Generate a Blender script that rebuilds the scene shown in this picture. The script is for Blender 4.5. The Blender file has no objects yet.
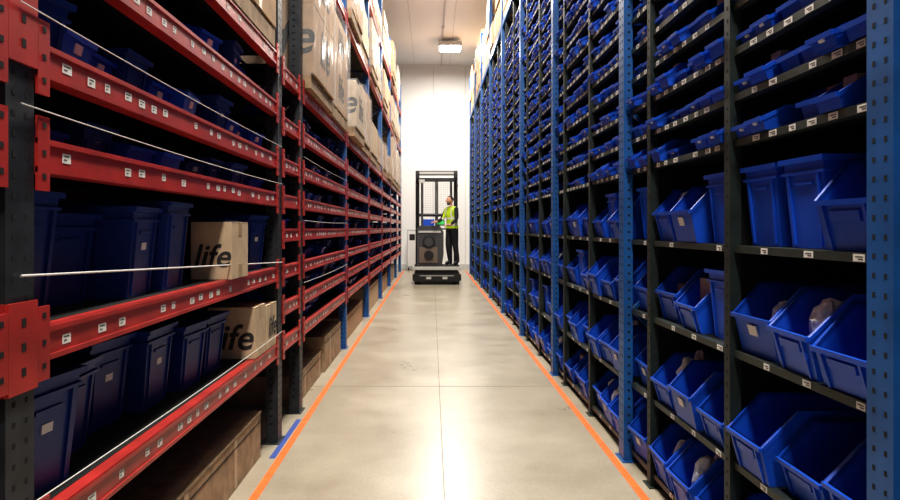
import bpy, bmesh, math, random
import numpy as np
from mathutils import Matrix, Vector
random.seed(7)
scene = bpy.context.scene
COL = scene.collection

# ------------------------------------------------------------------ materials
def mat(name, col, rough=0.5, metal=0.0, noise=0.0, nscale=8.0, emit=None, estr=0.0, coat=0.0, alpha=1.0, bump=0.0, spec=0.5):
    m = bpy.data.materials.new(name); m.use_nodes = True
    nt = m.node_tree; b = nt.nodes['Principled BSDF']
    b.inputs['Base Color'].default_value = (*col, 1)
    b.inputs['Roughness'].default_value = rough
    b.inputs['Metallic'].default_value = metal
    b.inputs['Coat Weight'].default_value = coat
    b.inputs['Alpha'].default_value = alpha
    b.inputs['Specular IOR Level'].default_value = spec
    if noise > 0:
        tc = nt.nodes.new('ShaderNodeTexCoord')
        n = nt.nodes.new('ShaderNodeTexNoise'); n.inputs['Scale'].default_value = nscale; n.inputs['Detail'].default_value = 6
        nt.links.new(tc.outputs['Object'], n.inputs['Vector'])
        r = nt.nodes.new('ShaderNodeValToRGB')
        r.color_ramp.elements[0].position = 0.3; r.color_ramp.elements[1].position = 0.7
        r.color_ramp.elements[0].color = (*[c*(1-noise) for c in col], 1)
        r.color_ramp.elements[1].color = (*[min(1, c*(1+noise)) for c in col], 1)
        nt.links.new(n.outputs['Fac'], r.inputs['Fac']); nt.links.new(r.outputs['Color'], b.inputs['Base Color'])
        if bump > 0:
            bp = nt.nodes.new('ShaderNodeBump'); bp.inputs['Strength'].default_value = bump; bp.inputs['Distance'].default_value = 0.01
            nt.links.new(n.outputs['Fac'], bp.inputs['Height']); nt.links.new(bp.outputs['Normal'], b.inputs['Normal'])
    if emit:
        b.inputs['Emission Color'].default_value = (*emit, 1); b.inputs['Emission Strength'].default_value = estr
    return m

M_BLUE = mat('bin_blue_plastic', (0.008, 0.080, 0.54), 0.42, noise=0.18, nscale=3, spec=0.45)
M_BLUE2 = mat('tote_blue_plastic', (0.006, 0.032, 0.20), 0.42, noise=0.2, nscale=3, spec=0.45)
M_RED = mat('beam_red_paint', (0.38, 0.030, 0.025), 0.36, noise=0.25, nscale=6)
M_DARK = mat('shelf_steel_shade_dark', (0.006, 0.007, 0.008), 0.7, spec=0.3)  # dark steel with interior shade put into the colour, keeps the bays black
M_OLIVE = mat('post_olive_steel', (0.016, 0.024, 0.022), 0.5, metal=0.2, noise=0.3, nscale=10)
M_BPOST = mat('post_blue_paint', (0.012, 0.085, 0.27), 0.4, noise=0.2, nscale=8)
M_GREY = mat('dark_steel_upright', (0.04, 0.045, 0.052), 0.45, metal=0.5, noise=0.3, nscale=12)
M_STRIP = mat('shelf_edge_steel', (0.04, 0.05, 0.045), 0.45, metal=0.3)
M_LABEL = mat('label_paper', (0.75, 0.74, 0.70), 0.6)
M_INK = mat('label_ink', (0.02, 0.02, 0.02), 0.7)
M_HOLE = mat('hole_black', (0.004, 0.004, 0.005), 0.9)
M_CARD = mat('cardboard', (0.42, 0.27, 0.15), 0.8, noise=0.12, nscale=9)
M_CARD2 = mat('cardboard_pale', (0.50, 0.38, 0.25), 0.75, noise=0.12, nscale=9)
M_TAPE = mat('packing_tape', (0.40, 0.29, 0.17), 0.35)
M_FILM = mat('stretch_film', (0.8, 0.82, 0.85), 0.22, noise=0.2, nscale=5, alpha=0.17, bump=1.0, spec=0.5)
M_WOOD = mat('pallet_wood', (0.33, 0.23, 0.14), 0.8, noise=0.3, nscale=14)
M_ORANGE = mat('tape_orange', (0.80, 0.15, 0.025), 0.6, noise=0.15, nscale=14, spec=0.3)
M_BTAPE = mat('tape_blue', (0.03, 0.07, 0.32), 0.5)
M_CORD = mat('cord_white', (0.6, 0.6, 0.58), 0.6)
M_BLACK = mat('machine_black', (0.012, 0.012, 0.013), 0.4)
M_MGREY = mat('machine_grey', (0.055, 0.055, 0.06), 0.4)
M_LGREY = mat('machine_light_grey', (0.5, 0.5, 0.48), 0.45)
M_TAN = mat('machine_tan', (0.16, 0.12, 0.09), 0.5)
M_BAG = mat('poly_bag', (0.68, 0.69, 0.72), 0.22, noise=0.3, nscale=30, bump=1.0)
M_CONT = mat('carton_brown', (0.34, 0.25, 0.19), 0.6)
M_GREEN = mat('screen_green', (0.05, 0.5, 0.1), 0.4, emit=(0.1, 0.8, 0.2), estr=0.3)
M_TYRE = mat('rubber', (0.015, 0.015, 0.015), 0.8)
M_HIVIS = mat('hi_vis_fabric', (0.50, 0.72, 0.02), 0.7, emit=(0.5, 0.8, 0.03), estr=0.04)
M_REFL = mat('reflective_stripe', (0.75, 0.76, 0.76), 0.35)
M_CLOTH = mat('dark_cloth', (0.012, 0.013, 0.018), 0.85)
M_SKIN = mat('skin', (0.52, 0.27, 0.18), 0.55)
M_HAIR = mat('hair_dark', (0.02, 0.013, 0.009), 0.7)
M_LAMP = mat('lamp_diffuser', (0.9, 0.9, 0.9), 0.4, emit=(1, 0.97, 0.92), estr=14)
M_WHITE = mat('white_plastic', (0.75, 0.75, 0.74), 0.4)

# ------------------------------------------------------------------ mesh builder
class MB:
    def __init__(s): s.v = []; s.f = []; s.m = []; s.mats = []; s.n = 0
    def mi(s, m):
        if m not in s.mats: s.mats.append(m)
        return s.mats.index(m)
    def raw(s, vs, fs, m):
        b = s.n; s.v.extend([tuple(p) for p in vs]); s.n += len(vs)
        k = s.mi(m)
        for f in fs: s.f.append(tuple(b+i for i in f)); s.m.append(k)
    def box(s, x0, x1, y0, y1, z0, z1, m):
        if x0 > x1: x0, x1 = x1, x0
        if y0 > y1: y0, y1 = y1, y0
        if z0 > z1: z0, z1 = z1, z0
        vs = [(x0,y0,z0),(x1,y0,z0),(x1,y1,z0),(x0,y1,z0),(x0,y0,z1),(x1,y0,z1),(x1,y1,z1),(x0,y1,z1)]
        s.raw(vs, [(0,3,2,1),(4,5,6,7),(0,1,5,4),(1,2,6,5),(2,3,7,6),(3,0,4,7)], m)
    def prism_y(s, poly, y0, y1, m):   # poly in (x,z), extruded along y
        n = len(poly)
        vs = [(p[0], y0, p[1]) for p in poly] + [(p[0], y1, p[1]) for p in poly]
        fs = [tuple(range(n)), tuple(range(2*n-1, n-1, -1))] + [(i, (i+1) % n + 0, (i+1) % n+n, i+n) for i in range(n)]
        s.raw(vs, [fs[0][::-1], fs[1][::-1]] + fs[2:], m)
    def bar(s, a, b, w, h, m):  # square bar between points
        a = Vector(a); b = Vector(b); d = (b-a).normalized()
        up = Vector((0,0,1)) if abs(d.z) < 0.9 else Vector((1,0,0))
        r = d.cross(up).normalized()*w/2; u = r.cross(d).normalized()*h/2
        vs = [a-r-u, a+r-u, a+r+u, a-r+u, b-r-u, b+r-u, b+r+u, b-r+u]
        s.raw(vs, [(0,3,2,1),(4,5,6,7),(0,1,5,4),(1,2,6,5),(2,3,7,6),(3,0,4,7)], m)
    def cyl(s, c, r, h, axis, m, n=20, r2=None):
        if r2 is None: r2 = r
        vs = []
        for k, rr in ((-0.5, r), (0.5, r2)):
            for i in range(n):
                a = 2*math.pi*i/n; p = [rr*math.cos(a), rr*math.sin(a), k*h]
                if axis == 'x': p = [p[2], p[0], p[1]]
                elif axis == 'y': p = [p[0], p[2], p[1]]
                vs.append((c[0]+p[0], c[1]+p[1], c[2]+p[2]))
        fs = [tuple(range(n)), tuple(range(n, 2*n))] + [(i, (i+1) % n, (i+1) % n+n, i+n) for i in range(n)]
        s.raw(vs, fs, m)
    def add(s, t, mx):
        A = np.array(t.v); R = np.array(mx.to_3x3()); T = np.array(mx.translation)
        A = A @ R.T + T
        b = s.n; s.v.extend(map(tuple, A.tolist())); s.n += len(A)
        ks = [s.mi(m) for m in t.mats]
        s.f.extend([tuple(b+i for i in f) for f in t.f]); s.m.extend([ks[i] for i in t.m])
    def obj(s, name, parent=None, bevel=0, smooth=False):
        me = bpy.data.meshes.new(name); me.from_pydata(s.v, [], s.f)
        for m in s.mats: me.materials.append(m)
        me.polygons.foreach_set('material_index', s.m)
        bm = bmesh.new(); bm.from_mesh(me); bmesh.ops.recalc_face_normals(bm, faces=bm.faces); bm.to_mesh(me); bm.free()
        if smooth: me.polygons.foreach_set('use_smooth', [True]*len(me.polygons))
        me.update()
        o = bpy.data.objects.new(name, me); COL.objects.link(o)
        if parent: o.parent = parent
        if bevel:
            b = o.modifiers.new('bevel', 'BEVEL'); b.width = bevel; b.segments = 2; b.limit_method = 'ANGLE'
        return o
def empty(name, loc=(0,0,0)):
    e = bpy.data.objects.new(name, None); COL.objects.link(e); e.location = loc; e.empty_display_size = 0.2; return e

# bin template: local x = depth (0 front), y = width (centered), z = up
def bin_t(W, D, H, hf, label=True, ribs=False, m=M_BLUE, lean=0.12, slope=None):
    t = MB(); th = 0.005 if W < 0.2 else 0.007
    sl = slope if slope else min(0.4*D, 0.16)
    l = lean*H
    for sgn in (-1, 1):
        y0 = sgn*W/2; y1 = sgn*(W/2-th)
        t.prism_y([(l, 0), (0, hf), (sl, H), (D, H), (D, 0)], y0, y1, m)
        e = 0.007
        t.prism_y([(0, hf), (sl, H), (sl+0.004, H-0.014), (0.004, hf-0.014)], y0+sgn*e, y1, m)
        t.prism_y([(sl, H), (D, H), (D, H-0.014), (sl, H-0.014)], y0+sgn*e, y1, m)
    t.box(l, D, -W/2+th, W/2-th, 0, th, m)
    t.box(D-th, D, -W/2+th, W/2-th, th, H, m)
    t.prism_y([(l, 0), (0, hf), (th, hf), (l+th, 0)], -W/2+th, W/2-th, m)
    t.prism_y([(-0.012, hf), (th, hf), (th, hf-0.012), (-0.010, hf-0.016)], -W/2-0.007, W/2+0.007, m)
    if ribs:
        for yy in (-W*0.36, W*0.36):
            t.prism_y([(l-0.006, 0), (-0.008, hf-0.015), (0.004, hf-0.015), (l+0.004, 0)], yy-0.006, yy+0.006, m)
        t.prism_y([(0.42*l-0.008, hf*0.58), (0.22*l-0.008, hf*0.78), (0.22*l+.004, hf*0.78), (0.42*l+.004, hf*0.58)], -W*0.26, W*0.26, m)
    if label:
        t.prism_y([(0.5*l-0.006, hf*0.52), (0.15*l-0.006, hf*0.78), (0.15*l, hf*0.78), (0.5*l, hf*0.52)], -W*0.11, W*0.11, M_LABEL)
    t.v = [(x, y*(0.92+0.08*z/H), z) for x, y, z in t.v]
    return t
def tote_t(W, D, H, m=M_BLUE2, label=True, lid=False):
    t = MB(); th = 0.008
    t.box(0, D, -W/2, -W/2+th, 0, H, m); t.box(0, D, W/2-th, W/2, 0, H, m)
    t.box(0, th, -W/2+th, W/2-th, 0, H, m); t.box(D-th, D, -W/2+th, W/2-th, 0, H, m)
    t.box(th, D-th, -W/2+th, W/2-th, 0, th, m)
    if lid: t.box(th, D-th, -W/2+th, W/2-th, H-0.012, H-0.002, m)
    for z0, z1, e in ((H-0.018, H, 0.014), (H-0.055, H-0.045, 0.009)):
        t.box(-e, 0, -W/2-e, W/2+e, z0, z1, m); t.box(D, D+e, -W/2-e, W/2+e, z0, z1, m)
        t.box(0, D, -W/2-e, -W/2, z0, z1, m); t.box(0, D, W/2, W/2+e, z0, z1, m)
    for yy in (-W*0.38, W*0.38):
        t.box(-0.008, 0, yy-0.005, yy+0.005, 0.01, H-0.055, m)
    for xx in (D*0.25, D*0.75):
        for sg in (-1, 1):
            t.box(xx-0.006, xx+0.006, sg*W/2, sg*(W/2+0.008), 0.01, H-0.055, m)
    t.box(-0.006, 0, -W*0.22, W*0.22, H*0.70, H*0.73, m)
    if label: t.box(-0.003, 0, -W*0.09, W*0.09, H*0.52, H*0.60, M_LABEL)
    k = 0.12
    t.v = [(D/2+(x-D/2)*(1-k*(1-z/H)), y*(1-k*(1-z/H)), z) for x, y, z in t.v]
    return t
def place(side, xf, y, z, yaw=0.0, roll=0.0):
    ang = yaw if side > 0 else math.pi+yaw
    return Matrix.Translation((xf, y, z)) @ Matrix.Rotation(ang, 4, 'Z') @ Matrix.Rotation(roll, 4, 'Y')

# ------------------------------------------------------------------ room
FLOOR_Y0, FLOOR_Y1 = -5.0, 22.4
CEIL = 7.0
def floor_mat():
    m = bpy.data.materials.new('polished_concrete'); m.use_nodes = True
    nt = m.node_tree; b = nt.nodes['Principled BSDF']; L = nt.links
    tc = nt.nodes.new('ShaderNodeTexCoord')
    n1 = nt.nodes.new('ShaderNodeTexNoise'); n1.inputs['Scale'].default_value = 1.3; n1.inputs['Detail'].default_value = 9; n1.inputs['Roughness'].default_value = 0.7
    n2 = nt.nodes.new('ShaderNodeTexNoise'); n2.inputs['Scale'].default_value = 60; n2.inputs['Detail'].default_value = 4
    L.new(tc.outputs['Object'], n1.inputs['Vector']); L.new(tc.outputs['Object'], n2.inputs['Vector'])
    r1 = nt.nodes.new('ShaderNodeValToRGB'); r1.color_ramp.elements[0].position = 0.30; r1.color_ramp.elements[1].position = 0.70
    r1.color_ramp.elements[0].color = (0.30, 0.26, 0.195, 1); r1.color_ramp.elements[1].color = (0.44, 0.395, 0.31, 1)
    L.new(n1.outputs['Fac'], r1.inputs['Fac'])
    mx = nt.nodes.new('ShaderNodeMixRGB'); mx.blend_type = 'MULTIPLY'; mx.inputs['Fac'].default_value = 0.3
    r2 = nt.nodes.new('ShaderNodeValToRGB'); r2.color_ramp.elements[0].position = 0.3; r2.color_ramp.elements[1].position = 0.55
    r2.color_ramp.elements[0].color = (0.55, 0.55, 0.55, 1); r2.color_ramp.elements[1].color = (1, 1, 1, 1)
    L.new(n2.outputs['Fac'], r2.inputs['Fac'])
    L.new(r1.outputs['Color'], mx.inputs['Color1']); L.new(r2.outputs['Color'], mx.inputs['Color2'])
    L.new(mx.outputs['Color'], b.inputs['Base Color'])
    mr = nt.nodes.new('ShaderNodeMapRange'); mr.inputs['To Min'].default_value = 0.20; mr.inputs['To Max'].default_value = 0.42
    L.new(n1.outputs['Fac'], mr.inputs['Value']); L.new(mr.outputs['Result'], b.inputs['Roughness'])
    return m
M_FLOOR = floor_mat()
M_JOINT = mat('joint_filler', (0.20, 0.17, 0.13), 0.7)
M_WALL = mat('wall_panel_white', (0.84, 0.84, 0.83), 0.5)
M_SEAM = mat('wall_seam', (0.55, 0.55, 0.54), 0.6)

b = MB(); b.box(-6, 6, FLOOR_Y0, FLOOR_Y1, -0.1, 0, M_FLOOR); b.obj('floor')
b = MB(); b.box(-6, 6, FLOOR_Y0, FLOOR_Y1, CEIL, CEIL+0.1, M_WALL)
for x in np.arange(-5.4, 6, 1.2): b.box(x-0.006, x+0.006, FLOOR_Y0, FLOOR_Y1-0.02, CEIL-0.004, CEIL, M_SEAM)
b.obj('ceiling')
b = MB(); b.box(-6, 6, FLOOR_Y1, FLOOR_Y1+0.1, 0, CEIL, M_WALL)
for x in np.arange(-5.45, 6, 1.1): b.box(x-0.008, x+0.008, FLOOR_Y1-0.004, FLOOR_Y1, 0, CEIL, M_SEAM)
b.obj('wall_back')
b = MB(); b.box(-6.1, -6, FLOOR_Y0, FLOOR_Y1, 0, CEIL, M_WALL); b.obj('wall_left')
b = MB(); b.box(6, 6.1, FLOOR_Y0, FLOOR_Y1, 0, CEIL, M_WALL); b.obj('wall_right')
b = MB(); b.box(-6, 6, FLOOR_Y1-0.03, FLOOR_Y1, 0, 0.15, M_SEAM); b.obj('baseboard_back')
b = MB(); b.box(-5.9, 5.9, FLOOR_Y1-0.06, FLOOR_Y1, CEIL-0.06, CEIL, M_WALL); b.obj('trim_1')
b = MB(); b.box(0.062, 0.067, FLOOR_Y0, FLOOR_Y1-0.05, 0, 0.0012, M_JOINT)
for y in (0.9, 5.75, 10.6, 15.45, 20.3): b.box(-3, 3, y-0.004, y+0.004, 0, 0.0011, M_JOINT)
b.obj('floor_joints')
b = MB(); b.box(-0.945, -0.900, FLOOR_Y0, 21.2, 0, 0.002, M_ORANGE); b.obj('floor_marking_tape')
b = MB(); b.box(1.078, 1.122, FLOOR_Y0, 21.2, 0, 0.002, M_ORANGE); b.obj('floor_marking_tape')

# ------------------------------------------------------------------ posts
def post(b, side, xf, yc, w, d, z1, m, holes=True, hole_top=3.2):
    """U-section upright; xf = aisle face x; extends outward (side)."""
    t = 0.006
    b.box(xf, xf+side*t, yc-w/2, yc+w/2, 0.006, z1, m)
    b.box(xf+side*t, xf+side*d, yc-w/2, yc-w/2+t, 0.006, z1, m)
    b.box(xf+side*t, xf+side*d, yc+w/2-t, yc+w/2, 0.006, z1, m)
    b.box(xf-side*0.015, xf+side*(d+0.03), yc-w/2-0.03, yc+w/2+0.03, 0, 0.006, m)
    if holes:
        z = 0.12
        while z < min(z1, hole_top):
            for dy in ((-w*0.22, w*0.22) if w > 0.06 else (0,)):
                b.box(xf-side*0.0008, xf, yc+dy-0.005, yc+dy+0.005, z, z+0.014, M_HOLE)
            if w > 0.06: b.box(xf+side*d*0.45, xf+side*d*0.7, yc-w/2-0.0008, yc-w/2, z, z+0.013, M_HOLE)
            z += 0.05

# ------------------------------------------------------------------ RIGHT RACK
XR = 1.20
LEV = [0.08, 0.48, 0.92, 1.333]
UP = [1.75 + 0.18*i for i in range(16)]      # -> 4.45
SHELVES = LEV + UP
span = 2.28; y_start = 1.67 - span
BIG = [bin_t(0.262, 0.46, 0.275, 0.14, label=False, ribs=True, slope=0.13), bin_t(0.262, 0.46, 0.25, 0.12, label=False, ribs=True, slope=0.12),
       bin_t(0.262, 0.46, 0.275, 0.15, label=False, ribs=True, slope=0.11), bin_t(0.262, 0.46, 0.27, 0.15, label=True, slope=0.11)]
TALL = tote_t(0.22, 0.42, 0.30, m=M_BLUE, label=False)
SMALL = [bin_t(0.118, 0.32, 0.10, 0.045, label=False, lean=0.15, slope=0.09), bin_t(0.118, 0.32, 0.085, 0.045, label=True, lean=0.15, slope=0.08),
         bin_t(0.118, 0.32, 0.11, 0.06, label=False, lean=0.15, slope=0.07)]
def bag(bb, cx, cy, z0, h, s=1.0):
    """crumpled poly bag: irregular closed lump"""
    nu, nv = 12, 8; vv = []; ff = []
    rx, ry = random.uniform(0.07, 0.10)*s, random.uniform(0.07, 0.09)*s
    for j in range(nv+1):
        th = math.pi*j/nv
        for i in range(nu):
            ph = 2*math.pi*i/nu; k = random.uniform(0.75, 1.12) if 0 < j < nv else 1
            vv.append((cx+rx*k*math.sin(th)*math.cos(ph), cy+ry*k*math.sin(th)*math.sin(ph), z0+h/2-h/2*min(k, 1)*math.cos(th)))
    for j in range(nv):
        for i in range(nu):
            a = j*nu+i; c = j*nu+(i+1) % nu; ff.append((a, c, c+nu)); ff.append((a, c+nu, a+nu))
    bb.raw(vv, ff, M_BAG)
nsp = 9
for k in range(nsp):
    y0 = y_start + k*span
    root = empty('shelving_rack', (0, 0, 0))
    b = MB()
    post(b, 1, 1.15, y0, 0.10, 0.055, 6.0, M_BPOST, holes=(y0 < 9))
    if k == nsp-1: post(b, 1, 1.15, y0+span, 0.10, 0.055, 6.0, M_BPOST, holes=False)
    b.box(1.83, 1.90, y0-0.05, y0+0.05, 0, 6.0, M_BPOST)
    z = 0.3; fl = False
    while z < 5.5:
        b.bar((1.215, y0, z if fl else z+0.6), (1.83, y0, z+0.6 if fl else z), 0.03, 0.02, M_BPOST); z += 0.6; fl = not fl
    b.obj('blue_uprights', root)
    b = MB()
    for yy in (y0+0.93, y0+1.87):
        post(b, 1, 1.18, yy, 0.05, 0.045, 4.75, M_OLIVE, holes=(y0 < 5))
        b.box(1.76, 1.80, yy-0.025, yy+0.025, 0, 4.75, M_OLIVE)
        b.box(1.225, 1.76, yy-0.003, yy+0.003, 0.1, 4.7, M_DARK)
    b.obj('shelving_posts', root)
    b = MB(); lb = MB()
    for z in SHELVES:
        b.box(XR+0.03, 1.81, y0+0.056, y0+span-0.056, z-0.022, z-0.002, M_DARK)
        for (a, c) in ((y0+0.056, y0+0.90), (y0+0.96, y0+1.84), (y0+1.90, y0+span-0.056)):
            b.box(XR-0.005, XR+0.03, a, c, z-0.030, z-0.002, M_STRIP)
            step = 0.12 if z > 1.6 else 0.26
            yy = a+0.08
            while yy < c-0.05:
                if random.random() < 0.9:
                    w = random.choice((0.038, 0.045, 0.05)); q = yy+random.uniform(-0.015, 0.015)
                    lb.box(XR-0.0062, XR-0.005, q-w/2, q+w/2, z-0.027, z-0.006, M_LABEL)
                    if y0 < 4:
                        lb.box(XR-0.0068, XR-0.0062, q-w*0.36, q+w*0.3, z-0.015, z-0.012, M_INK)
                        lb.box(XR-0.0068, XR-0.0062, q-w*0.36, q+w*0.05, z-0.022, z-0.019, M_INK)
                yy += step
    b.box(1.812, 1.82, y0+0.056, y0+span-0.056, 0.05, 4.6, M_DARK)  # back sheet added, its dark colour stands for shade inside the bays
    b.obj('shelves', root); lb.obj('shelf_labels', root)
    bb = MB()
    for z in SHELVES[:-1]:
        for (a, c) in ((y0+0.06, y0+0.90), (y0+0.96, y0+1.84), (y0+1.90, y0+span-0.06)):
            L = c-a
            if z < 1.7:
                n = max(1, int(L/0.272)) 
                p = L/n
                if L < 0.5: n = 1; p = L
                for i in range(n):
                    yy = a+p*(i+0.5)
                    r = random.random()
                    tall = (k == 1 and a < y0+0.5 and abs(z-1.333) < 0.01 and i == n-1) or r < 0.08
                    if tall and z > 0.4:
                        bb.add(TALL, place(1, 1.225, yy, z, random.uniform(-.03, .03)))
                        continue
                    off = random.uniform(-0.045, 0.015)
                    yaw = random.uniform(-.05, .05)
                    bb.add(random.choice(BIG), place(1, 1.20+off, yy, z, yaw))
                    force = (k == 1 and a < y0+0.5 and ((abs(z-1.333) < .01 and i == 1) or (abs(z-0.48) < .01 and i == 0)))
                    if force or random.random() < 0.5:
                        if force or random.random() < 0.7:
                            bag(bb, 1.20+off+0.125, yy-0.03, z+0.012, random.uniform(0.19, 0.25), 0.85)
                            if random.random() < 0.6: bag(bb, 1.20+off+0.22, yy+0.035, z+0.012, random.uniform(0.22, 0.29), 0.8)
                        else:
                            h = random.uniform(0.14, 0.22)
                            bb.box(1.30, 1.44, yy-0.06, yy+0.08, z+0.01, z+h+0.02, M_CONT)
            else:
                n = max(1, int(L/0.136)); p = L/n
                for i in range(n):
                    if random.random() < 0.08: continue
                    ox = 1.20+random.uniform(-0.04, 0.02); yy = a+p*(i+0.5)
                    bb.add(random.choice(SMALL), place(1, ox, yy+random.uniform(-.003, .003), z, random.uniform(-.04, .04)))
                    if k < 4 and random.random() < 0.18:
                        if random.random() < 0.5: bag(bb, ox+0.11, yy, z+0.008, random.uniform(0.10, 0.125), 0.45)
                        else: bb.box(ox+0.07, ox+0.2, yy-0.035, yy+0.03, z+0.008, z+random.uniform(0.1, 0.13), M_CONT)
    bb.obj('blue_picking_bins', root)

# ------------------------------------------------------------------ cardboard helpers
def carton(b, x0, x1, y0, y1, z0, z1, m=M_CARD):
    b.box(x0, x1, y0, y1, z0, z1, m)
    ym = (y0+y1)/2; e = 0.0015
    b.box(x0-e, x1+e, ym-0.03, ym+0.03, z1-0.07, z1+e, M_TAPE)
    b.box(x0-e, x1+e, ym-0.03, ym+0.03, z0+0.0005, z0+0.07, M_TAPE)
    b.box(min(x0, x1)-e*0.5, max(x0, x1)+e*0.5, y0+0.004, y1-0.004, z1-0.004, z1-0.0025, M_HOLE)
def word(txt, loc, size, parent, facing='+x', shear=0.25, name='printed_word', m=M_INK):
    cu = bpy.data.curves.new(name, 'FONT'); cu.body = txt; cu.size = size; cu.shear = shear; cu.extrude = 0.0006; cu.offset = 0.003*size/0.2
    cu.align_x = 'CENTER'; cu.align_y = 'CENTER'
    o = bpy.data.objects.new(name, cu); COL.objects.link(o)
    o.data.materials.append(m); o.location = loc
    o.rotation_euler = (math.pi/2, 0, math.pi/2) if facing == '+x' else (math.pi/2, 0, 0)
    dg = bpy.context.evaluated_depsgraph_get(); me = bpy.data.meshes.new_from_object(o.evaluated_get(dg))
    o2 = bpy.data.objects.new(name, me); COL.objects.link(o2); o2.matrix_world = Matrix.Translation(loc) @ o.rotation_euler.to_matrix().to_4x4()
    bpy.data.objects.remove(o)
    if parent:
        o2.parent = parent; o2.matrix_parent_inverse = parent.matrix_world.inverted()
    return o2

def pallet(b, x0, x1, y0, y1, z):
    for i in range(5):
        yy = y0+(y1-y0-0.1)*i/4; b.box(x0, x1, yy, yy+0.1, z+0.1, z+0.12, M_WOOD)
    for xx in (x0, (x0+x1)/2-0.05, x1-0.1): b.box(xx, xx+0.1, y0, y1, z, z+0.1, M_WOOD)
root = empty('pallet_rack_top_level')
b = MB()
b.box(1.16, 1.21, y_start, y_start+nsp*span, 4.72, 4.82, M_BPOST); b.box(1.80, 1.85, y_start, y_start+nsp*span, 4.72, 4.82, M_BPOST)
b.obj('load_beams', root)
for k in range(1, nsp):
    y0 = y_start+k*span+0.08
    for j in range(2):
        ya = y0+j*1.08; b = MB()
        pallet(b, 1.17, 1.95, ya, ya+1.0, 4.82)
        z = 4.94; top = random.uniform(5.6, 6.4)
        mm = random.choice((M_CARD, M_CARD2, M_CARD))
        h = random.choice((0.3, 0.42))
        while z+h < top:
            carton(b, 1.15+random.uniform(0, .04), 1.94, ya+0.02, ya+0.49, z, z+h-0.003, mm); carton(b, 1.15+random.uniform(0, .04), 1.94, ya+0.5, ya+0.98, z, z+h-0.003, mm)
            z += h
        b.obj('carton_pallet_stack')

# ------------------------------------------------------------------ LEFT RACK
XL = -1.0; DL = 0.95
PY = [-1.12, 1.58, 4.28, 4.97, 7.6, 10.3, 13.0, 15.7, 18.4, 20.9]
LV_A = [0.66, 1.15, 1.635, 1.88, 2.22, 2.54, 3.6, 4.8]
LV_B = [0.66, 0.90, 1.15, 1.40, 1.635, 1.88, 2.16, 2.50, 3.9, 5.1]
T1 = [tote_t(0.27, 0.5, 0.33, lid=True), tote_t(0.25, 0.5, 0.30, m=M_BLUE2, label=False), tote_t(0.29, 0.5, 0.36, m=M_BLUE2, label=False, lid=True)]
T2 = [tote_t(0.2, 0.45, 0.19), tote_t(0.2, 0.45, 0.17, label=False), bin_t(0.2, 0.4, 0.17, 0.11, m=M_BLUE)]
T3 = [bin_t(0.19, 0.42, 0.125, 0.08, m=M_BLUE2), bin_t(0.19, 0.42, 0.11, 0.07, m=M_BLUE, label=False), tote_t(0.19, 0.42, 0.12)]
skip = [(1, 1.15, 3.06, 3.5), (1, 0.66, 3.50, 4.3)]
def beam(b, lb, y0, y1, z, near):
    b.box(XL, XL-0.045, y0, y1, z-0.095, z-0.004, M_RED)
    b.box(XL+0.006, XL, y0, y1, z-0.020, z-0.006, M_RED)
    b.box(XL+0.006, XL, y0, y1, z-0.093, z-0.079, M_RED)
    b.box(XL-DL, XL-DL+0.045, y0, y1, z-0.095, z-0.004, M_RED)
    for ye, s in ((y0, 1), (y1, -1)):
        b.box(XL+0.008, XL, ye, ye+s*0.05, z-0.14, z+0.05, M_RED)
        for q in (-0.11, -0.05, 0.02): b.box(XL+0.0095, XL+0.008, ye+s*0.018, ye+s*0.032, z+q, z+q+0.014, M_HOLE)
    yy = y0+0.12
    while yy < y1-0.1:
        if random.random() < 0.85:
            w = random.choice((0.03, 0.04, 0.045)); dz = random.uniform(-.004, .006)
            lb.box(XL+0.0012, XL, yy, yy+w, z-0.064+dz, z-0.038+dz, M_LABEL)
            if near:
                lb.box(XL+0.0018, XL+0.0012, yy+w*.15, yy+w*.8, z-0.046+dz, z-0.043+dz, M_INK)
                lb.box(XL+0.0018, XL+0.0012, yy+w*.15, yy+w*.5, z-0.056+dz, z-0.053+dz, M_INK)
        yy += random.choice((0.1, 0.13, 0.19))
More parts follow.
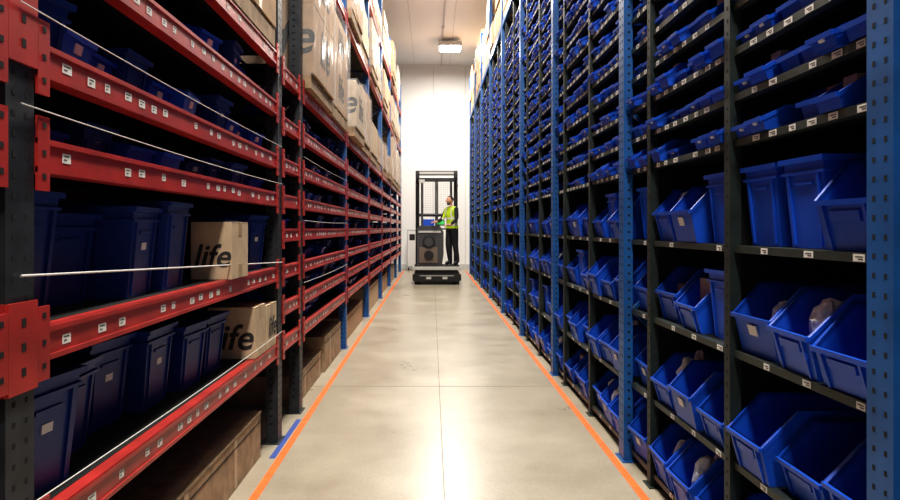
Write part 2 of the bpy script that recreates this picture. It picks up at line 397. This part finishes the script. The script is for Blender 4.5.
for k in range(len(PY)-1):
    y0, y1 = PY[k], PY[k+1]
    near = k <= 3
    root = empty('pallet_rack')
    pm = M_GREY if k <= 3 else M_BPOST
    b = MB()
    post(b, -1, XL-0.001, y0, 0.11, 0.08, 6.0, pm, holes=k < 5)
    b.box(XL-DL, XL-DL+0.07, y0-0.05, y0+0.05, 0, 6.0, pm)
    if k == len(PY)-2:
        post(b, -1, XL-0.001, y1, 0.11, 0.08, 6.0, pm, holes=False)
    if k == 1:   # red splice sleeves round the first visible upright
        for (za, zb) in ((1.00, 1.22), (1.80, 2.35)):
            b.box(XL+0.008, XL, y0-0.057, y0+0.057, za, zb, M_RED)
            b.box(XL, XL-0.082, y0-0.062, y0-0.056, za, zb, M_RED)
            for q in np.arange(za+0.04, zb-0.03, 0.06): b.box(XL+0.009, XL+0.008, y0-0.008, y0+0.008, q, q+0.02, M_HOLE)
    z = 0.25; fl = False
    while z < 5.4:
        b.bar((XL-0.085, y0, z if fl else z+0.7), (XL-DL+0.07, y0, z+0.7 if fl else z), 0.035, 0.02, pm); z += 0.7; fl = not fl
    b.obj('uprights', root)
    b = MB(); lb = MB()
    ya, yb = y0+0.058, y1-0.058
    LV = LV_A if k <= 1 else LV_B
    for z in LV:
        beam(b, lb, ya, yb, z, near)
    b.obj('load_beams', root); lb.obj('beam_labels', root)
    b = MB()
    for z in LV:
        b.box(XL-0.046, XL-DL+0.046, ya, yb, z-0.02, z-0.003, M_DARK)
    b.box(XL-DL-0.012, XL-DL-0.002, ya, yb, 0.02, 5.9, M_DARK)  # dark backing added to stand for the shade behind the totes
    b.obj('shelf_decks', root)
    bb = MB()
    for i, z in enumerate(LV[:-2]):
        gap = LV[i+1]-z-0.1
        if gap > 0.6: continue
        T = T1 if gap > 0.34 else (T2 if gap > 0.2 else T3)
        pitch = 0.305 if T is T1 else 0.225
        if T is T3 or (gap < 0.16): T = T3
        y = ya+pitch/2+0.03
        while y < yb-pitch/2:
            ok = True
            for (kk, zz, a, c) in skip:
                if kk == k and abs(zz-z) < 0.01 and a-0.13 < y < c+0.13: ok = False
            if ok and random.random() < 0.95:
                bb.add(random.choice(T), place(-1, XL-0.05-random.uniform(0, 0.15), y+random.uniform(-.012, .012), z-0.003, random.uniform(-.14, .14)))
            y += pitch
    bb.obj('blue_storage_totes', root)

def life_box(x1, x0, y0, y1, z0, z1, size, faces):
    r = empty('cardboard_box', ((x0+x1)/2, (y0+y1)/2, z0)); b = MB()
    cx, cy = r.location.x, r.location.y
    carton(b, x0-cx, x1-cx, y0-cy, y1-cy, 0, z1-z0, M_CARD2)
    b.obj('carton', r, bevel=0.003)
    bpy.context.view_layer.update()
    if 'x' in faces: word('life', (x1+0.0015, (y0+y1)/2+0.01, (z0+z1)/2-0.01), size, r)
    if 'y' in faces: word('life', ((x0+x1)/2, y0-0.0015, (z0+z1)/2-0.03), size, r, facing='-y')
    return r
life_box(-0.98, -1.18, 3.18, 3.46, 1.148, 1.43, 0.155, 'y')
life_box(-1.0, -1.27, 3.68, 3.90, 0.658, 0.95, 0.20, 'y')
life_box(-1.0, -1.22, 3.93, 4.18, 0.658, 0.93, 0.17, 'x')

def stack(x1, ya, yb, z0, ztop, h, m, txt=None, split=2, film=False):
    r = empty('carton_pallet_stack', (x1-0.4, (ya+yb)/2, z0)); bpy.context.view_layer.update()
    b = MB(); pallet(b, x1-0.82, x1-0.02, ya, yb, z0); 
    z = z0+0.122
    while z+h <= ztop+0.01:
        for s in range(split):
            a = ya+(yb-ya)*s/split+0.004; c = ya+(yb-ya)*(s+1)/split-0.004; dx = random.uniform(0, 0.02)
            carton(b, x1-0.82, x1-dx, a, c, z, z+h-0.003, m)
            if txt:
                word(txt, (x1+0.002-dx, (a+c)/2, z+h/2), min(h*0.75, (c-a)*0.5), r)
                word(txt, (x1-0.24, a-0.002, z+h/2), h*0.72, r, facing='-y')
        z += h
    o = b.obj('cartons', r); o.matrix_parent_inverse = r.matrix_world.inverted()
    if film:
        f = MB(); x0 = x1-0.835; xx = x1+0.012; zt = z+0.01; zb = z0+0.1
        for (p, q) in (((x0, ya-0.012), (xx, ya-0.012)), ((xx, ya-0.012), (xx, yb+0.012)), ((xx, yb+0.012), (x0, yb+0.012)), ((x0, yb+0.012), (x0, ya-0.012))):
            n = 14; vv = []; ff = []
            P = Vector((p[0], p[1], 0)); Q = Vector((q[0], q[1], 0)); nrm = (Q-P).normalized().cross(Vector((0, 0, 1)))
            for i in range(n+1):
                for j in range(7):
                    c = P.lerp(Q, i/n)+nrm*(random.uniform(-0.0, 0.02) if 0 < i < n else 0); vv.append((c.x, c.y, zb+(zt-zb)*j/6))
            for i in range(n):
                for j in range(6): a = i*7+j; ff.append((a, a+7, a+8, a+1))
            f.raw(vv, ff, M_FILM)
        o = f.obj('stretch_wrap', r); o.matrix_parent_inverse = r.matrix_world.inverted()
    return r
stack(-0.97, 2.6, 4.1, 2.54, 3.3, 0.55, M_CARD, None, 2)
stack(-0.93, 5.1, 6.2, 2.50, 3.75, 0.55, M_CARD, 'life', 1, True)
stack(-0.95, 6.35, 7.45, 2.50, 3.6, 0.48, M_CARD, 'life', 1, True)
stack(-0.90, 7.75, 8.85, 2.50, 3.7, 0.55, M_CARD2, 'life', 1, True)
stack(-0.95, 9.0, 10.1, 2.50, 3.4, 0.38, M_CARD, None, 2, True)
for k in range(5, len(PY)-1):
    for j in range(2):
        ya = PY[k]+0.12+j*1.25
        if ya+1.1 > PY[k+1]-0.05: continue
        stack(-0.92-random.uniform(0, .07), ya, ya+1.1, 2.50, random.uniform(3.0, 3.75), random.choice((0.28, 0.38, 0.5)), random.choice((M_CARD, M_CARD2)), None, random.choice((1, 2, 3)), random.random() < 0.7)
for k in range(3, len(PY)-1):
    for lz in (3.9, 5.1):
        for j in range(2):
            ya = PY[k]+0.12+j*1.25
            if ya+1.1 > PY[k+1]-0.05: continue
            if random.random() < 0.8:
                stack(-0.93-random.uniform(0, .07), ya, ya+1.1, lz, lz+random.uniform(0.6, 1.05), random.choice((0.25, 0.3, 0.42)), random.choice((M_CARD, M_CARD2)), None, random.choice((1, 2, 3)), random.random() < 0.6)

def floor_crate(y0, y1, h, x1, mm, name='long_cardboard_carton'):
    b = MB(); x0 = x1-0.75; t = 0.015
    b.box(x0, x1, y0, y1, 0, h, mm)
    b.box(x0-0.004, x1+0.004, y0-0.004, y1+0.004, h, h+0.012, mm)
    b.box(x1, x1+0.003, y0, y1, h-0.05, h-0.045, M_HOLE)
    for q in np.arange(y0+0.3, y1-0.1, 0.7): b.box(x1, x1+0.002, q, q+0.05, 0.01, h-0.002, M_TAPE)
    b.obj(name, bevel=0.003)
floor_crate(1.75, 3.98, 0.27, -1.05, M_WOOD)
floor_crate(5.1, 6.2, 0.22, -1.06, M_WOOD)
floor_crate(6.3, 7.4, 0.33, -1.04, M_WOOD)
floor_crate(7.8, 9.9, 0.30, -1.06, M_CARD)
floor_crate(10.5, 12.7, 0.4, -1.05, M_CARD2)
floor_crate(13.2, 15.4, 0.35, -1.06, M_CARD)
floor_crate(15.9, 18.1, 0.4, -1.05, M_WOOD)
b = MB(); b.box(-0.99, -0.955, 3.95, 4.75, 0, 0.002, M_BTAPE); b.obj('blue_floor_tape')

def cord(pts, name='restraint_cord', r=0.0018, m=M_CORD):
    cu = bpy.data.curves.new(name, 'CURVE'); cu.dimensions = '3D'; cu.bevel_depth = r; cu.bevel_resolution = 2
    sp = cu.splines.new('POLY'); sp.points.add(len(pts)-1)
    for p, q in zip(sp.points, pts): p.co = (*q, 1)
    cu.materials.append(m); o = bpy.data.objects.new(name, cu); COL.objects.link(o)
def sag(a, c, s, n=14):
    a = Vector(a); c = Vector(c)
    return [tuple(a.lerp(c, i/n)-Vector((0, 0, s*4*(i/n)*(1-i/n)))) for i in range(n+1)]
xc = XL+0.013
cord(sag((xc, 1.56, 1.285), (xc, 4.28, 1.175), 0.0), r=0.003)
cord(sag((xc, 1.56, 1.70), (xc, 4.28, 1.69), 0.01))
cord(sag((xc, 1.56, 1.945), (xc, 4.28, 1.935), 0.01))
cord(sag((xc, 1.56, 0.72), (xc, 4.28, 0.72), 0.01))
for (ya, yb, z1, z2) in ((5.0, 7.6, 0.98, 0.98), (5.0, 7.6, 1.46, 1.46), (5.0, 7.6, 1.95, 1.95)):
    cord(sag((xc, ya, z1), (xc, yb, z2), 0.01))

# ------------------------------------------------------------------ ceiling lights
for i, (x, y, e) in enumerate(((0.54, 19.4, 310), (0.2, 14.6, 280), (0.1, 10.2, 260), (0.1, 5.8, 270), (0.1, 1.4, 300), (0.1, -3.0, 300))):  # last fixture, unseen behind the camera, is added as frontal fill
    r = empty('ceiling_light', (x, y, CEIL)); bpy.context.view_layer.update()
    b = MB(); b.box(-0.32, 0.32, -0.32, 0.32, -0.20, -0.12, M_WHITE); b.box(-0.06, 0.06, -0.06, 0.06, -0.12, 0.0, M_WHITE)
    for sx in (-1, 1): b.box(sx*0.32, sx*0.34, -0.34, 0.34, -0.24, -0.12, M_SEAM); b.box(-0.32, 0.32, sx*0.32, sx*0.34, -0.24, -0.12, M_SEAM)
    b.obj('housing', r)
    b = MB(); b.box(-0.29, 0.29, -0.29, 0.29, -0.27, -0.20, M_LAMP); b.obj('diffuser', r, bevel=0.006)
    ld = bpy.data.lights.new('lamp', 'AREA'); ld.shape = 'SQUARE'; ld.size = 0.55; ld.energy = e; ld.color = (1.0, 0.94, 0.85)
    lo = bpy.data.objects.new('lamp', ld); COL.objects.link(lo); lo.parent = r; lo.location = (0, 0, -0.29)

# ------------------------------------------------------------------ order picker truck
TR = empty('order_picker_truck', (0.12, 16.0, 0)); bpy.context.view_layer.update()
b = MB()   # chassis
b.box(-0.56, 0.56, 0.05, 1.9, 0.06, 0.30, M_BLACK)
b.box(-0.60, 0.60, 0.0, 0.12, 0.10, 0.26, M_BLACK)
for sx in (-1, 1):
    b.cyl((sx*0.50, 0.18, 0.085), 0.085, 0.10, 'x', M_TYRE); b.cyl((sx*0.50, 1.65, 0.11), 0.11, 0.12, 'x', M_TYRE)
    b.box(sx*0.2-0.06, sx*0.2+0.06, -0.02, 0.0, 0.14, 0.2, M_LGREY)
b.box(-0.42, 0.42, -0.006, 0.0, 0.215, 0.235, M_LGREY)
b.obj('chassis', TR, bevel=0.01)
b = MB()   # platform
b.box(-0.60, 0.60, -0.05, 0.95, 0.37, 0.45, M_LGREY); b.box(-0.56, 0.56, 0.0, 0.95, 0.45, 0.462, M_TYRE)
b.box(-0.50, 0.50, 0.1, 0.9, 0.30, 0.37, M_BLACK)
b.obj('platform', TR, bevel=0.01)
b = MB()   # control body cowl
b.prism_y([(-0.50, 0.462), (0.13, 0.462), (0.17, 0.75), (0.17, 1.30), (0.08, 1.46), (-0.44, 1.46), (-0.50, 1.36)], 0.28, 0.85, M_MGREY)
b.box(-0.44, 0.02, 0.262, 0.28, 0.52, 0.92, M_TAN)
b.cyl((-0.2, 0.265, 1.05), 0.16, 0.04, 'y', M_BLACK, 28); b.cyl((-0.2, 0.243, 1.05), 0.11, 0.01, 'y', M_MGREY, 28)
b.cyl((-0.2, 0.25, 0.72), 0.12, 0.03, 'y', M_BLACK, 28)
b.box(-0.46, 0.10, 0.255, 0.28, 1.28, 1.33, M_LGREY)
b.obj('control_cowl', TR, bevel=0.015)
b = MB()   # console
b.box(-0.34, -0.06, 0.32, 0.6, 1.46, 1.62, M_BLUE); b.box(-0.02, 0.2, 0.35, 0.5, 1.46, 1.60, M_MGREY); b.box(0.0, 0.18, 0.343, 0.35, 1.49, 1.58, M_GREEN)
b.cyl((0.16, 0.40, 1.38), 0.02, 0.26, 'x', M_BLACK, 12)
b.obj('console', TR, bevel=0.008)
b = MB()   # mast
for sx in (-1, 1):
    b.box(sx*0.50-0.05, sx*0.50+0.05, 0.95, 1.12, 0.30, 2.85, M_BLACK)
    b.box(sx*0.38-0.03, sx*0.38+0.03, 0.97, 1.08, 0.40, 2.70, M_MGREY)
    b.box(sx*0.50-0.025, sx*0.50+0.025, 0.05, 0.09, 2.42, 2.47, M_BLACK)
b.box(-0.55, 0.55, 0.97, 1.10, 2.78, 2.90, M_BLACK); b.box(-0.45, 0.45, 0.955, 0.97, 2.80, 2.87, M_LGREY)
b.box(-0.5, 0.5, 1.0, 1.08, 1.7, 1.78, M_BLACK)
b.cyl((0, 1.02, 1.6), 0.04, 2.2, 'z', M_MGREY, 14)
b.obj('mast', TR, bevel=0.006)
b = MB()   # overhead guard
for yy in (0.10, 0.35, 0.6, 0.85): b.box(-0.50, 0.50, yy-0.02, yy+0.02, 2.60, 2.64, M_BLACK)
for sx in (-0.5, 0.46): b.box(sx, sx+0.04, 0.08, 0.98, 2.60, 2.65, M_BLACK)
b.bar((-0.5, 0.12, 2.6), (-0.5, 0.9, 1.46), 0.04, 0.04, M_BLACK)
b.box(-0.44, -0.3, 0.06, 0.14, 2.52, 2.60, M_LGREY)
b.obj('overhead_guard', TR)
b = MB()   # wire screen behind operator
for i in range(13): x = -0.34+0.057*i; b.box(x-0.003, x+0.003, 0.935, 0.941, 1.75, 2.7, M_LGREY)
for i in range(17): z = 1.76+0.058*i; b.box(-0.35, 0.35, 0.941, 0.947, z-0.003, z+0.003, M_LGREY)
b.obj('mesh_screen', TR)

# ------------------------------------------------------------------ man
def skin_mesh(verts, edges, radii, root=0, sub=2):
    me = bpy.data.meshes.new('sk'); me.from_pydata(verts, edges, []); o = bpy.data.objects.new('sk', me); COL.objects.link(o)
    md = o.modifiers.new('skin', 'SKIN'); md.use_smooth_shade = True
    for i, r in enumerate(radii):
        d = me.skin_vertices[0].data[i]; d.radius = r if isinstance(r, tuple) else (r, r); d.use_root = (i == root)
    sb = o.modifiers.new('sub', 'SUBSURF'); sb.levels = sub; sb.render_levels = sub
    bpy.context.view_layer.update(); dg = bpy.context.evaluated_depsgraph_get()
    m2 = bpy.data.meshes.new_from_object(o.evaluated_get(dg)); 
    vs = [tuple(v.co) for v in m2.vertices]; fs = [tuple(p.vertices) for p in m2.polygons]
    bpy.data.objects.remove(o); bpy.data.meshes.remove(m2); return vs, fs
J = [(0,0,0.94),(0,0.0,1.08),(0,-0.01,1.24),(0,-0.01,1.38),(0,-0.015,1.47),(0,-0.03,1.55),
     (0.17,0,1.40),(0.235,-0.04,1.16),(0.20,-0.24,1.02),(0.18,-0.32,1.03),
     (-0.17,0,1.40),(-0.22,-0.12,1.17),(-0.18,-0.36,1.10),(-0.17,-0.44,1.11),
     (0.095,0,0.88),(0.12,-0.02,0.48),(0.13,0.03,0.09),(0.15,-0.12,0.04),
     (-0.095,0,0.88),(-0.11,-0.05,0.49),(-0.12,0.0,0.09),(-0.14,-0.15,0.04)]
E = [(0,1),(1,2),(2,3),(3,4),(4,5),(3,6),(6,7),(7,8),(8,9),(3,10),(10,11),(11,12),(12,13),(0,14),(14,15),(15,16),(16,17),(0,18),(18,19),(19,20),(20,21)]
R = [(0.165,0.12),(0.155,0.115),(0.175,0.12),(0.15,0.11),0.062,0.055, 0.075,0.052,0.034,0.028, 0.075,0.052,0.034,0.028, 0.105,0.076,0.056,0.044, 0.105,0.076,0.056,0.044]
vs, fs = skin_mesh(J, E, R, sub=3)
body = MB()
def dseg(p, a, c):
    a = Vector(a); c = Vector(c); p = Vector(p); t = max(0, min(1, (p-a).dot(c-a)/(c-a).length_squared)); return (p-a.lerp(c, t)).length
for f in fs:
    c = Vector((0,0,0))
    for i in f: c += Vector(vs[i])
    c /= len(f)
    arm = min(dseg(c, J[6], J[7]), dseg(c, J[7], J[8]), dseg(c, J[8], J[9]), dseg(c, J[10], J[11]), dseg(c, J[11], J[12]), dseg(c, J[12], J[13]))
    hand = min(dseg(c, J[8], J[9]), dseg(c, J[12], J[13]))
    if c.z > 1.475: m = M_SKIN
    elif hand < 0.045 and c.y < -0.2: m = M_SKIN
    elif arm < 0.085 and (abs(c.x) > 0.185 or c.y < -0.17): m = M_CLOTH
    elif c.z < 0.10: m = M_BLACK
    elif c.z < 0.93: m = M_CLOTH
    elif 1.0 < c.z < 1.05 or 1.15 < c.z < 1.20 or (1.2 < c.z < 1.45 and 0.085 < abs(c.x) < 0.125): m = M_REFL
    else: m = M_HIVIS
    k = body.mi(m); body.f.append(f); body.m.append(k)
body.v = vs; body.n = len(vs)
for (wr, sg) in ((J[9], 1), (J[13], -1)):
    for i, (dx, ln) in enumerate(((-0.027, 0.062), (-0.009, 0.072), (0.010, 0.067), (0.028, 0.052))):
        p = [(wr[0]+dx, wr[1]+0.01, wr[2]), (wr[0]+dx*1.15, wr[1]-ln*0.6, wr[2]+0.004), (wr[0]+dx*1.2, wr[1]-ln, wr[2]-0.016), (wr[0]+dx*1.15, wr[1]-ln-0.008, wr[2]-0.036)]
        v2, f2 = skin_mesh(p, [(0,1),(1,2),(2,3)], [0.010, 0.009, 0.0085, 0.007], sub=1); body.raw(v2, f2, M_SKIN)
    p = [(wr[0]-sg*0.022, wr[1]+0.035, wr[2]), (wr[0]-sg*0.052, wr[1]+0.005, wr[2]-0.006), (wr[0]-sg*0.058, wr[1]-0.028, wr[2]-0.016)]
    v2, f2 = skin_mesh(p, [(0,1),(1,2)], [0.012, 0.011, 0.009], sub=1); body.raw(v2, f2, M_SKIN)
hc = Vector((0, -0.04, 1.625))
def ell(c, r, m, nu=20, nv=14, fn=None):
    vv = []; ff = []
    for j in range(nv+1):
        th = math.pi*j/nv
        for i in range(nu):
            ph = 2*math.pi*i/nu
            n = Vector((math.sin(th)*math.cos(ph), math.sin(th)*math.sin(ph), math.cos(th)))
            p = Vector((n.x*r[0], n.y*r[1], n.z*r[2]))
            if fn: p = fn(n, p)
            vv.append(Vector(c)+p)
    for j in range(nv):
        for i in range(nu):
            a = j*nu+i; b2 = j*nu+(i+1) % nu; ff.append((a, b2, b2+nu, a+nu))
    body.raw(vv, ff, m)
def headf(n, p):
    if p.z < 0:
        k = 1+0.28*(p.z/0.115); p = Vector((p.x*k, p.y*(0.94 if n.y > 0 else 1.0), p.z))
    if n.y < -0.93 and abs(p.z+0.02) < 0.035: p.y -= 0.018
    return p
ell(hc, (0.076, 0.095, 0.115), M_SKIN, 24, 18, headf)
ell(hc+Vector((0, 0.016, 0.022)), (0.082, 0.093, 0.106), M_HAIR, 20, 14, lambda n, p: p*(0.86 if (n.y < -0.35 and n.z < 0.45) or n.z < -0.4 else 1.0))
ell(hc+Vector((0, -0.040, -0.078)), (0.05, 0.046, 0.034), M_HAIR, 14, 10)
ell(hc+Vector((0, -0.10, -0.02)), (0.012, 0.016, 0.022), M_SKIN, 10, 8)
for sx in (-1, 1):
    ell(hc+Vector((sx*0.028, -0.086, 0.01)), (0.012, 0.008, 0.007), M_WHITE, 10, 8); ell(hc+Vector((sx*0.028, -0.093, 0.01)), (0.005, 0.004, 0.005), M_HAIR, 8, 6)
    ell(hc+Vector((sx*0.028, -0.088, 0.026)), (0.017, 0.006, 0.004), M_HAIR, 8, 6)
    ell(hc+Vector((sx*0.078, 0.005, -0.005)), (0.010, 0.018, 0.030), M_SKIN, 10, 8)
ell(hc+Vector((0, -0.088, -0.050)), (0.022, 0.006, 0.005), M_SKIN, 10, 6)
mo = body.obj('warehouse_worker', smooth=True)
mo.matrix_world = Matrix.Translation((0.54, 16.35, 0.466)) @ Matrix.Rotation(math.radians(-50), 4, 'Z') @ Matrix.Rotation(math.radians(3), 4, 'X')

r = empty('electrical_cabinet', (-0.62, 21.5, 0)); b = MB()
b.box(-0.2, 0.2, -0.15, 0.15, 0.1, 1.35, M_LGREY); b.box(-0.18, 0.18, -0.165, -0.15, 0.15, 1.3, M_WHITE)
b.box(-0.12, 0.06, -0.17, -0.165, 1.0, 1.2, M_BLACK); b.box(0.1, 0.13, -0.18, -0.165, 0.6, 0.75, M_BLACK)
for sx in (-0.18, 0.14):
    for sy in (-0.13, 0.09): b.box(sx, sx+0.04, sy, sy+0.04, 0, 0.1, M_BLACK)
b.obj('cabinet_body', r, bevel=0.008)
b = MB(); b.box(0.30, 0.33, 16, FLOOR_Y1-0.06, CEIL-0.045, CEIL-0.012, M_SEAM); b.box(0.28, 0.35, 18, 18.05, CEIL-0.05, CEIL, M_SEAM); b.box(0.28, 0.35, 20.5, 20.55, CEIL-0.05, CEIL, M_SEAM); b.obj('ceiling_conduit')

# ------------------------------------------------------------------ world, camera
w = bpy.data.worlds.new('world'); scene.world = w; w.use_nodes = True
w.node_tree.nodes['Background'].inputs[0].default_value = (0.95, 0.96, 1.0, 1); w.node_tree.nodes['Background'].inputs[1].default_value = 0.34
cd = bpy.data.cameras.new('camera'); cd.sensor_width = 36; cd.lens = 26; cd.shift_x = 0.02; cd.shift_y = -0.0244; cd.clip_start = 0.05
co = bpy.data.objects.new('camera', cd); COL.objects.link(co); co.location = (0, 0, 1.4); co.rotation_euler = (math.pi/2, 0, 0)
scene.camera = co
scene.view_settings.view_transform = 'Standard'
try: scene.view_settings.look = 'Medium High Contrast'
except Exception as e: print('look', e)
